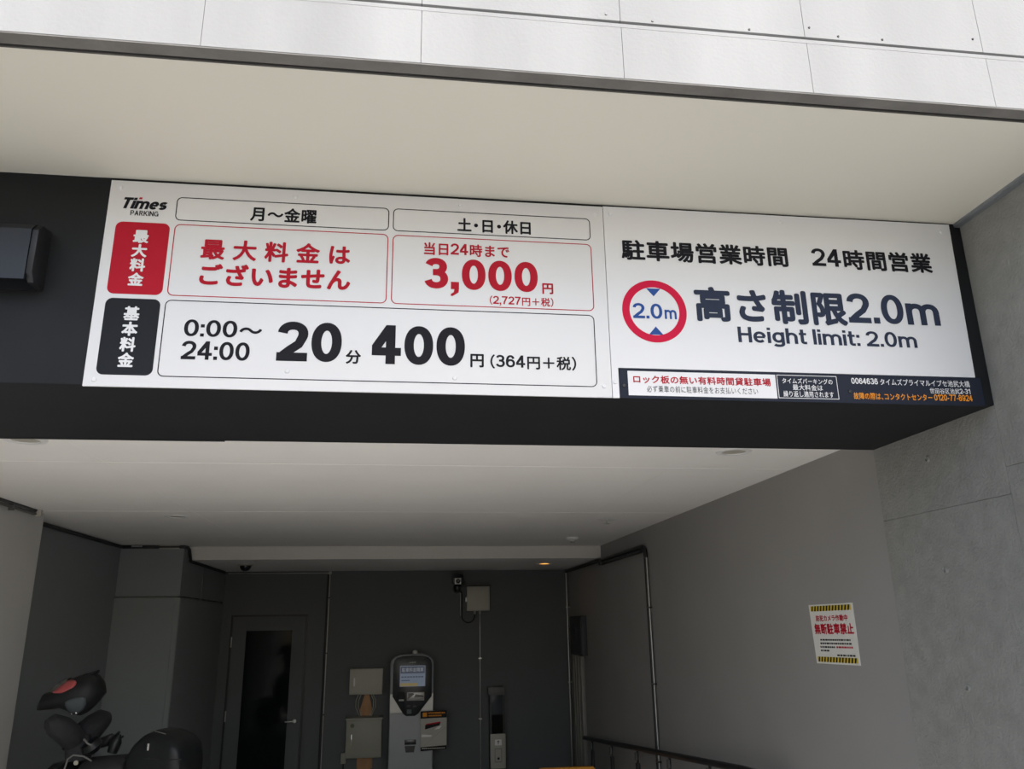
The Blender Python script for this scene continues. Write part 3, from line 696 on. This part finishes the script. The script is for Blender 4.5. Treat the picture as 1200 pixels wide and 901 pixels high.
flat(FP, [([(0.14+0.016*i, 1.184), (0.151+0.016*i, 1.184), (0.151+0.016*i, 1.198), (0.14+0.016*i, 1.198)], None) for i in range(5)], 0.001, 'maker_mark', BOXG, pm)
MB().box(0.022, 0.092, 10.160, 10.174, 0.765, 0.858, 0.003).build('bill_slot', RUBBER, pm)
MB().box(0.026, 0.084, 10.152, 10.174, 0.766, 0.784, 0.003).build('coin_tray', WHITEP, pm)
MB().box(0.118, 0.322, 10.164, 10.174, 0.766, 0.858, 0.003).build('card_plate', MACHS, pm)
flat(front(10.164), [([(0.132, 0.785), (0.205, 0.835), (0.19, 0.85), (0.132, 0.85)], None), ([(0.20, 0.80), (0.315, 0.80), (0.315, 0.822), (0.22, 0.838)], None)], 0.001, 'card_picture', MACHB, pm)
MB().box(0.122, 0.176, 10.160, 10.174, 0.625, 0.670, 0.003).build('reader', mat('reader_grey', (0.06, 0.075, 0.08), 0.4, var=0.05), pm)
MB().box(0.118, 0.160, 10.166, 10.174, 0.70, 0.715).build('key', DMETAL, pm)
MB().box(0.19, 0.235, 10.166, 10.174, 0.695, 0.712).build('key', DMETAL, pm)
MB().box(0.104, 0.236, 10.188, 10.197, 0.288, 0.342, 0.002).build('ticket_label', MACHB, pm)
MB().prism([(0.118, 0.207), (0.212, 0.207), (0.225, 0.275), (0.106, 0.275)], FM, 10.185, 10.197, 0.002).build('change_cup', MACHB, pm)
MB().lathe([(0.03, 0.0), (0.03, 0.02), (0.026, 0.035), (0.012, 0.042), (0, 0.043)], (0.208, 10.33, 1.282)).build('beacon', WHITEP, pm)

# notice plate hung on the machine
nt_ = thing('notice_plate', 'beige notice plate with black head and foot bands beside the payment machine', 'notice', (0.43, 10.14, 0.23))
q = [(0.287, 0.222), (0.585, 0.236), (0.585, 0.655), (0.280, 0.650)]
MB().prism(q, FM, 10.135, 10.150).build('board', PLATEB, nt_)
FN = front(10.135)
flat(FN, [([(0.281, 0.570), (0.585, 0.576), (0.585, 0.655), (0.280, 0.650)], None)], 0.001, 'head_band', INK, nt_)
flat(FN, [([(0.287, 0.222), (0.585, 0.236), (0.585, 0.278), (0.286, 0.264)], None)], 0.001, 'foot_band', INK, nt_)
flat(FN, [([(0.305, 0.588), (0.355, 0.589), (0.355, 0.636), (0.305, 0.635)], None)], 0.002, 'icon', ORNG, nt_)
def dashes(fr, x0, x1, z, hgt, k, name, m, parent, lo=0.006, hi=0.02, gap=0.004):
    polys = []; x = x0
    while x < x1 - lo:
        wd = random.uniform(lo, hi); e = min(x+wd, x1)
        polys.append(([(x, z), (e, z), (e, z+hgt), (x, z+hgt)], None)); x = e + gap
    return flat(fr, polys, k, name, m, parent)
dashes(FN, 0.37, 0.565, 0.622, 0.014, 0.002, 'printed_line', ORNG, nt_)
dashes(FN, 0.37, 0.53, 0.592, 0.014, 0.002, 'printed_line', ORNG, nt_)
flat(FN, [([(0.335, 0.452), (0.50, 0.492), (0.515, 0.52), (0.335, 0.50)], None)], 0.0015, 'barrier_picture', INK, nt_)
flat(FN, [([(0.345, 0.500), (0.515, 0.520), (0.515, 0.534), (0.345, 0.512)], None)], 0.002, 'barrier_stripe', RED, nt_)
flat(FN, [([(0.44, 0.448), (0.50, 0.455), (0.53, 0.49), (0.48, 0.478)], None), ([(0.295, 0.372), (0.40, 0.372), (0.42, 0.39), (0.30, 0.40)], None)], 0.0025, 'pale_mark', WHITEP, nt_)
flat(FN, [([(0.33, 0.285), (0.337, 0.285), (0.58, 0.475), (0.573, 0.475)], None)], 0.002, 'printed_diagonal', BOXO, nt_)
dashes(FN, 0.30, 0.57, 0.243, 0.012, 0.002, 'printed_line', BOXG, nt_)

# intercom column on the back wall
ic = thing('intercom_post', 'slim grey intercom column with dark window and white arrow label on the back wall', 'intercom', (1.24, 10.45, GZ))
MB().box(1.135, 1.335, 10.40, GY, 1.25 - 0.395 + 0.035, 0.975-0.07, 0.004).build('header_plate', DMETAL, ic) if False else None
MB().box(1.105, 1.300, 10.40, GY, 0.785, 0.875, 0.004).build('cap', mat('cap_grey', (0.10, 0.10, 0.10), 0.5, var=0.05), ic)
mb = MB().box(1.125, 1.145, 10.41, GY, GZ, 0.785).box(1.285, 1.305, 10.41, GY, GZ, 0.785).box(1.145, 1.285, 10.50, GY, GZ, 0.785)
mb.build('frame', DMETAL, ic)
MB().box(1.145, 1.285, 10.425, 10.431, 0.345, 0.785).build('window', GLASSD, ic)
MB().box(1.165, 1.265, 10.44, 10.49, 0.56, 0.74, 0.006).build('handset', mat('handset_brown', (0.13, 0.085, 0.06), 0.5, var=0.3, scale=30), ic)
MB().box(1.125, 1.31, 10.398, 10.42, -0.035, 0.345, 0.004).build('call_plate', BOXG, ic)
FI = front(10.398)
wl = flat(FI, [([(1.180, 0.220), (1.260, 0.220), (1.260, 0.285), (1.180, 0.285)], None)], 0.001, 'arrow_label', WHITEP, ic)
flat(FI, [([(1.217, 0.230), (1.224, 0.230), (1.224, 0.258), (1.217, 0.258)], None), ([(1.206, 0.258), (1.235, 0.258), (1.2205, 0.277)], None)], 0.002, 'arrow', INK, wl)
flat(FI, [frame_poly(1.178, 1.262, 0.035, 0.185, 0.004, 0.004)], 0.001, 'panel_groove', DMETAL, ic)
MB().lathe([(0, 0.006), (0.012, 0.006), (0.014, 0)], (1.222, 10.398, 0.075), (0, -1, 0), 16).build('push_button', RUBBER, ic)
MB().box(1.145, 1.285, 10.425, 10.44, GZ, -0.035).build('lower_panel', MACHB, ic)

# ================================================================ RIGHT WALL
# warning notice
wn = thing('warning_notice', 'white paper parking ban notice with yellow and black striped edges on the right wall', 'notice', (XR, 3.97, 1.38))
FW = onwall(XR+0.004)
def NP(u_, v_):   # unit coordinates of the sheet (0..1, 0..1 up) to the wall, the sheet hangs slightly askew
    tl, tr_, br, bl_ = (-4.188, 1.677), (-3.753, 1.678), (-3.751, 1.391), (-4.169, 1.385)
    top = (tl[0] + (tr_[0]-tl[0])*u_, tl[1] + (tr_[1]-tl[1])*u_); bot = (bl_[0] + (br[0]-bl_[0])*u_, bl_[1] + (br[1]-bl_[1])*u_)
    return (bot[0] + (top[0]-bot[0])*v_, bot[1] + (top[1]-bot[1])*v_)
FNW = lambda a, c, k: FW(*NP(a, c), k)
MB().prism([(0, 0), (1, 0), (1, 1), (0, 1)], FNW, 0.0, 0.002).build('sheet', PAPER, wn)
for v0, v1 in ((0.03, 0.115), (0.885, 0.975)):
    bnd = flat(FNW, [([(0.04, v0), (0.96, v0), (0.96, v1), (0.04, v1)], None)], 0.0026, 'stripe_band', YELL, wn)
    flat(FNW, [([(0.055+i*0.069, v0), (0.09+i*0.069, v0), (0.112+i*0.069, v1), (0.077+i*0.069, v1)], None) for i in range(13)], 0.0032, 'stripe', INK, bnd)
text(FNW, '防犯カメラ作動中', 0.14, 0.86, 0.71, 0.815, 0.0026, RED, wn, fat=0.03, sv=0.188)
text(FNW, '無断駐車禁止', 0.07, 0.96, 0.49, 0.675, 0.0026, RED, wn, fat=0.038, sv=0.188)
for u0, u1, v_ in ((0.17, 0.86, 0.385), (0.16, 0.88, 0.325), (0.15, 0.50, 0.265), (0.15, 0.36, 0.205), (0.52, 0.93, 0.135)):
    dashes(FNW, u0, u1, v_, 0.028, 0.0026, 'printed_line', INK, wn, 0.02, 0.06, 0.012)
dashes(FNW, 0.53, 0.89, 0.265, 0.03, 0.0026, 'printed_line', RED, wn, 0.02, 0.06, 0.012)

# cabinet and cable duct at the far end
ec = thing('wall_cabinet', 'dark cabinet on the right wall above the grey cable duct near the back corner', 'cabinet', (2.13, 9.86, 1.25))
MB().box(2.105, XR+0.004, 9.53, 10.19, 1.25, 1.69, 0.004).build('body', mat('cabinet_dark', (0.035, 0.038, 0.045), 0.5, var=0.05), ec)
MB().box(2.097, 2.106, 9.56, 10.16, 1.27, 1.67, 0.002).build('door', mat('cabinet_door', (0.040, 0.043, 0.050), 0.5, var=0.05), ec)
MB().box(2.085, 2.098, 9.80, 9.84, 1.42, 1.56, 0.003).build('handle', DMETAL, ec)
du = thing('cable_duct', 'grey ribbed cable duct rising from the floor below the dark wall cabinet', 'duct', (2.13, 9.96, GZ))
MB().box(2.115, XR+0.001, 9.70, 10.23, GZ, 1.235, 0.003).build('cover', mat('duct_grey', (0.20, 0.19, 0.175), 0.5, var=0.04), du)
for y in (9.83, 9.97, 10.10): MB().box(2.109, 2.117, y-0.012, y+0.012, GZ, 1.235, 0.002).build('rib', BOXO, du)

# guard rail along the ramp
gr = thing('guard_rail', 'black sloping handrail on posts along the ramp beside the right wall', 'railing', (2.06, 7.3, -0.2))
MB().tube([(2.06, 9.42, 0.395), (2.06, 9.30, 0.405), (2.06, 5.037, 0.753), (2.06, 4.5, 0.78)], 0.021, 14).build('rail', DMETAL, gr)
for y in (9.033, 8.198, 7.313, 6.428, 5.582, 4.80):
    zr = 0.405 + (9.30-y)*0.0816; zf = -max(0, y-4.8)*0.0815
    p = MB().box(2.045, 2.075, y-0.024, y+0.024, zf, zr-0.115, 0.003).tube([(2.06, y, zr-0.12), (2.06, y, zr)], 0.009).build('post', RUBBER, gr)
    MB().box(2.036, 2.040, y-0.03, y+0.03, zr-0.095, zr-0.091).box(2.036, 2.040, y-0.03, y-0.026, zr-0.091, zr-0.03).box(2.040, 2.052, y-0.026, y+0.026, zr-0.091, zr-0.035).build('bracket', MIDG, p)

# orange barrier board whose top edge shows at the bottom of the frame
bb_ = thing('barrier_board', 'orange plastic barrier board at the bottom edge, right of the intercom column', 'barrier', (1.58, 8.03, -0.26))
MB().prism(rrect(1.31, 1.845, -0.20, 0.328, 0.03), FM, 8.0, 8.05, 0.006).build('board', ORBOARD, bb_)
for x in (1.42, 1.73): MB().box(x-0.03, x+0.03, 7.86, 8.19, -0.262, -0.20, 0.006).build('foot', RUBBER, bb_)

# ================================================================ MOTORCYCLE AND HELMET
mt = thing('motorcycle', 'black motor scooter with handlebar muffs and top case parked by the left wall', 'motorcycle', (-1.93, 5.65, -0.069), math.atan2(0.44, -0.9))
def wheel(x, z, rad, wd, name):
    wp = MB().lathe([(rad-0.075, -wd/2*0.7), (rad-0.02, -wd/2), (rad, -wd*0.25), (rad+0.004, 0), (rad, wd*0.25), (rad-0.02, wd/2), (rad-0.075, wd/2*0.7)], (x, 0, z), (0, 1, 0), 40).build(name, RUBBER, mt, True)
    m2 = MB().lathe([(rad-0.07, -wd*0.3), (rad-0.07, wd*0.3), (rad-0.09, wd*0.25), (rad-0.09, -wd*0.25)], (x, 0, z), (0, 1, 0), 40)
    for k in range(5):
        a = 2*PI*k/5; m2.tube([(x, 0, z), (x + (rad-0.08)*math.cos(a), 0, z + (rad-0.08)*math.sin(a))], 0.014, 8)
    m2.lathe([(0.035, -0.05), (0.035, 0.05)], (x, 0, z), (0, 1, 0), 18)
    m2.build('rim', DMETAL, wp, True)
wheel(0.30, 0.24, 0.235, 0.10, 'front_wheel')
wheel(-0.80, 0.24, 0.235, 0.11, 'rear_wheel')
for y in (-0.075, 0.075): MB().tube([(0.30, y, 0.24), (0.16, y, 0.55), (0.06, y*0.8, 0.82)], 0.02).build('fork_leg', DMETAL, mt, True)
def ring(x, zb, zt, d, n=20, ex=2.6):
    zc, hz = (zb+zt)/2, (zt-zb)/2; out = []
    for k in range(n):
        a = 2*PI*k/n; c_, s_ = math.cos(a), math.sin(a)
        out.append(Vector((x, d*math.copysign(abs(c_)**(2/ex), c_), zc + hz*math.copysign(abs(s_)**(2/ex), s_))))
    return out
MB().loft([ring(0.56, 0.42, 0.47, 0.05), ring(0.44, 0.47, 0.53, 0.07), ring(0.30, 0.485, 0.545, 0.075), ring(0.16, 0.44, 0.53, 0.07), ring(0.06, 0.34, 0.44, 0.05)]).build('front_fender', BIKEB, mt, True)
MB().loft([ring(0.21, 0.56, 0.70, 0.10), ring(0.16, 0.50, 0.84, 0.17), ring(0.08, 0.42, 0.92, 0.20), ring(0.0, 0.30, 0.93, 0.20), ring(-0.06, 0.28, 0.88, 0.16)]).build('front_cowl', BIKEB, mt, True)
MB().lathe([(0.0, 0.03), (0.05, 0.025), (0.075, 0.0), (0.08, -0.03)], (0.19, 0, 0.74), (1, 0, 0.1), 24).build('headlight', CHROME, mt, True)
MB().box(-0.42, -0.02, -0.17, 0.17, 0.24, 0.32, 0.02).build('footboard', BIKEB, mt, True)
MB().loft([ring(-0.36, 0.26, 0.74, 0.12), ring(-0.42, 0.24, 0.80, 0.16), ring(-0.62, 0.32, 0.80, 0.18), ring(-0.86, 0.46, 0.82, 0.15), ring(-1.02, 0.62, 0.80, 0.08)]).build('rear_body', BIKEB, mt, True)
MB().loft([ring(-0.06, 0.70, 0.88, 0.08), ring(-0.14, 0.72, 0.945, 0.11), ring(-0.36, 0.76, 0.965, 0.13), ring(-0.44, 0.78, 0.95, 0.13), ring(-0.50, 0.78, 0.86, 0.12), ring(-0.78, 0.79, 0.82, 0.12)]).build('seat', RUBBER, mt, True)
MB().box(-0.75, -0.35, -0.10, 0.10, 0.20, 0.34, 0.03).tube([(-0.55, -0.14, 0.22), (-0.95, -0.16, 0.32)], [0.03, 0.045]).build('engine', DMETAL, mt, True)
MB().tube([(-0.30, 0.12, 0.24), (-0.33, 0.20, 0.0)], 0.012, 8).build('side_stand', DMETAL, mt, True)
# handlebar and muffs
MB().tube([(-0.01, -0.20, 1.12), (0.0, -0.15, 1.10), (0.02, -0.08, 1.0), (0.03, 0, 0.96), (0.02, 0.08, 1.0), (0.0, 0.15, 1.10), (-0.01, 0.20, 1.12)], 0.012).tube([(0.05, 0, 0.75), (0.03, 0, 0.98)], 0.025).build('handlebar', DMETAL, mt, True)
def tl(x, y, z):            # world -> scooter
    p = Matrix.Rotation(-mt.rotation_euler.z, 4, 'Z') @ (Vector((x, y, z)) - mt.location); return tuple(p)
MB().tube([tl(-2.025, 5.40, 1.075), tl(-2.005, 5.42, 1.08), tl(-1.965, 5.46, 1.055), tl(-1.93, 5.53, 1.0), tl(-1.91, 5.60, 0.96)], [0.036, 0.060, 0.068, 0.070, 0.055], 16).build('muff', MUFF, mt, True)
MB().tube([tl(-1.83, 5.83, 1.065), tl(-1.85, 5.80, 1.065), tl(-1.88, 5.74, 1.03), tl(-1.90, 5.67, 0.99), tl(-1.92, 5.63, 0.93)], [0.045, 0.064, 0.076, 0.084, 0.065], 16).build('muff', MUFF, mt, True)
MB().tube([tl(-1.905, 5.60, 1.0), tl(-1.90, 5.60, 0.94), tl(-1.895, 5.60, 0.86)], [0.06, 0.078, 0.07], 16).build('muff_skirt', MUFF, mt, True)
MB().tube([(-0.02, -0.10, 0.99), (-0.13, -0.11, 1.02), (-0.16, -0.11, 1.055)], [0.03, 0.034, 0.012]).tube([(-0.16, -0.12, 1.04), (-0.20, -0.12, 1.07)], 0.008, 8).build('lever', DMETAL, mt, True)
MB().lathe([(0.0, 0.010), (0.012, 0.008), (0.014, 0.0), (0.0, 0.0)], (-0.14, 0.13, 0.93), (-0.6, 0.8, 0.1), 16).build('key_cap', BOXO, mt, True)
MB().tube([tl(-1.885, 5.36, 0.83), tl(-1.875, 5.37, 0.895), tl(-1.85, 5.38, 0.915), tl(-1.80, 5.40, 0.905), tl(-1.76, 5.42, 0.875)], 0.005, 8).build('trim_bar', MIDG, mt, True)
MB().lathe([(0.0, 0.02), (0.05, 0.015), (0.06, -0.02), (0.03, -0.05)], tl(-1.80, 5.50, 0.955), (0.3, 0.5, 0.8), 20).build('instrument', BIKEB, mt, True)
MB().tube([tl(-1.69, 5.55, 0.90), tl(-1.675, 5.55, 0.96), tl(-1.655, 5.55, 1.0)], [0.03, 0.035, 0.008], 10).tube([tl(-1.668, 5.55, 0.97), tl(-1.635, 5.55, 0.99)], 0.006, 8).build('switch_cluster', BIKEB, mt, True)
MB().tube([tl(-1.83, 5.46, 0.99), tl(-1.80, 5.45, 0.965), tl(-1.775, 5.45, 0.955)], 0.006, 8).build('brake_lever', MIDG, mt, True)
# top case
tcs = [ring(-0.455, 0.83, 0.945, 0.09, 28, 4), ring(-0.475, 0.815, 0.985, 0.115, 28, 4), ring(-0.52, 0.81, 1.05, 0.125, 28, 4), ring(-0.57, 0.81, 1.09, 0.13, 28, 4), ring(-0.64, 0.81, 1.115, 0.13, 28, 4),
       ring(-0.72, 0.81, 1.108, 0.13, 28, 4), ring(-0.79, 0.81, 1.083, 0.13, 28, 4), ring(-0.83, 0.82, 1.05, 0.12, 28, 4), ring(-0.85, 0.85, 0.99, 0.10, 28, 4)]
tc_ = MB().loft(tcs).build('top_case', BIKEB, mt, True)
MB().tube([(-0.853, 0.09, 0.965), (-0.83, 0.122, 0.968), (-0.66, 0.131, 0.97), (-0.48, 0.115, 0.965)], 0.003, 6).build('lid_seam', DMETAL, tc_, True)
MB().box(-0.655, -0.64, 0.122, 0.134, 1.01, 1.05, 0.004).build('latch', CHROME, tc_, True)
MB().tube([(-0.66, 0.105, 1.112), (-0.74, 0.105, 1.098)], 0.0022, 6).build('lid_highlight', STEEL, tc_, True)  # thin bright line modelled as the highlight on the lid

# helmet resting on the handlebar muffs (side profile given as stations across, real width in depth)
HX, HY, HZ = -1.94, 5.58, 1.12
hel = thing('helmet', 'black off-road helmet with red panel resting on the scooter handlebar', 'helmet', (HX, HY, HZ))
st = [(-2.146, 1.147, 1.165, 0.045), (-2.135, 1.146, 1.205, 0.07), (-2.118, 1.148, 1.247, 0.085), (-2.06, 1.152, 1.262, 0.105), (-2.02, 1.158, 1.295, 0.115), (-1.98, 1.14, 1.328, 0.122),
      (-1.94, 1.118, 1.342, 0.126), (-1.90, 1.112, 1.352, 0.127), (-1.87, 1.128, 1.356, 0.124), (-1.84, 1.16, 1.346, 0.115), (-1.81, 1.198, 1.312, 0.09), (-1.795, 1.216, 1.28, 0.06), (-1.782, 1.234, 1.246, 0.03)]
def ringy(x, zb, zt, d, n=28, ex=2.3):
    return [Vector((p.x, HY + p.y, p.z)) for p in ring(x, zb, zt, d, n, ex)]
MB().loft([ringy(*s_) for s_ in st]).build('shell', HELB, hel)
def shell_y(x, z, off):
    for a, c in zip(st, st[1:]):
        if a[0] <= x <= c[0]:
            t = (x-a[0])/(c[0]-a[0]); zb, zt, d = (a[i] + (c[i]-a[i])*t for i in (1, 2, 3))
            q_ = min(0.98, abs((z-(zb+zt)/2)/((zt-zb)/2)))
            return HY - d*(1-q_**2.3)**(1/2.3) - off
def patch(cols, name, m, off, nz=6):
    """cols: (x, z low, z high) laid onto the near side of the shell"""
    mb = MB(); b_ = mb.bm; rows = []
    for x, lo, hi in cols:
        rows.append([b_.verts.new((x, shell_y(x, lo + (hi-lo)*i/nz, off), lo + (hi-lo)*i/nz)) for i in range(nz+1)])
    for A, B in zip(rows, rows[1:]):
        for i in range(nz): b_.faces.new((A[i], B[i], B[i+1], A[i+1]))
    for fc in b_.faces: fc.smooth = True
    o_ = mb.build(name, m, hel)
    md = o_.modifiers.new('solid', 'SOLIDIFY'); md.thickness = 0.004; md.offset = 0
    return o_
rp_ = patch([(-2.057, 1.250, 1.2565), (-2.035, 1.2495, 1.272), (-2.005, 1.249, 1.302), (-1.985, 1.251, 1.317), (-1.955, 1.266, 1.320), (-1.93, 1.279, 1.317), (-1.918, 1.292, 1.308)], 'side_panel', HELR, 0.004)
rp_['label'] = 'red side panel'
patch([(-1.962, 1.178, 1.20), (-1.948, 1.13, 1.208), (-1.93, 1.121, 1.214), (-1.90, 1.128, 1.222), (-1.87, 1.150, 1.224), (-1.85, 1.182, 1.222)], 'neck_lining', LINING, 0.003)
MB().loft([ringy(-2.10, 1.235, 1.247, 0.02), ringy(-2.085, 1.225, 1.276, 0.05), ringy(-2.05, 1.225, 1.307, 0.065), ringy(-2.02, 1.24, 1.324, 0.07), ringy(-1.995, 1.27, 1.331, 0.06)]).build('visor', HELS, hel)
MB().loft([ringy(-1.90, 1.335, 1.353, 0.06), ringy(-1.86, 1.34, 1.362, 0.05), ringy(-1.836, 1.352, 1.372, 0.03), ringy(-1.83, 1.366, 1.370, 0.01)]).build('rear_spoiler', HELB, hel)
for x, z in ((-1.941, 1.127), (-1.905, 1.134)): MB().lathe([(0, 0.004), (0.005, 0.003), (0.007, 0)], (x, shell_y(x, z, 0.004), z), (0, -1, 0), 12).build('buckle', CHROME, hel)
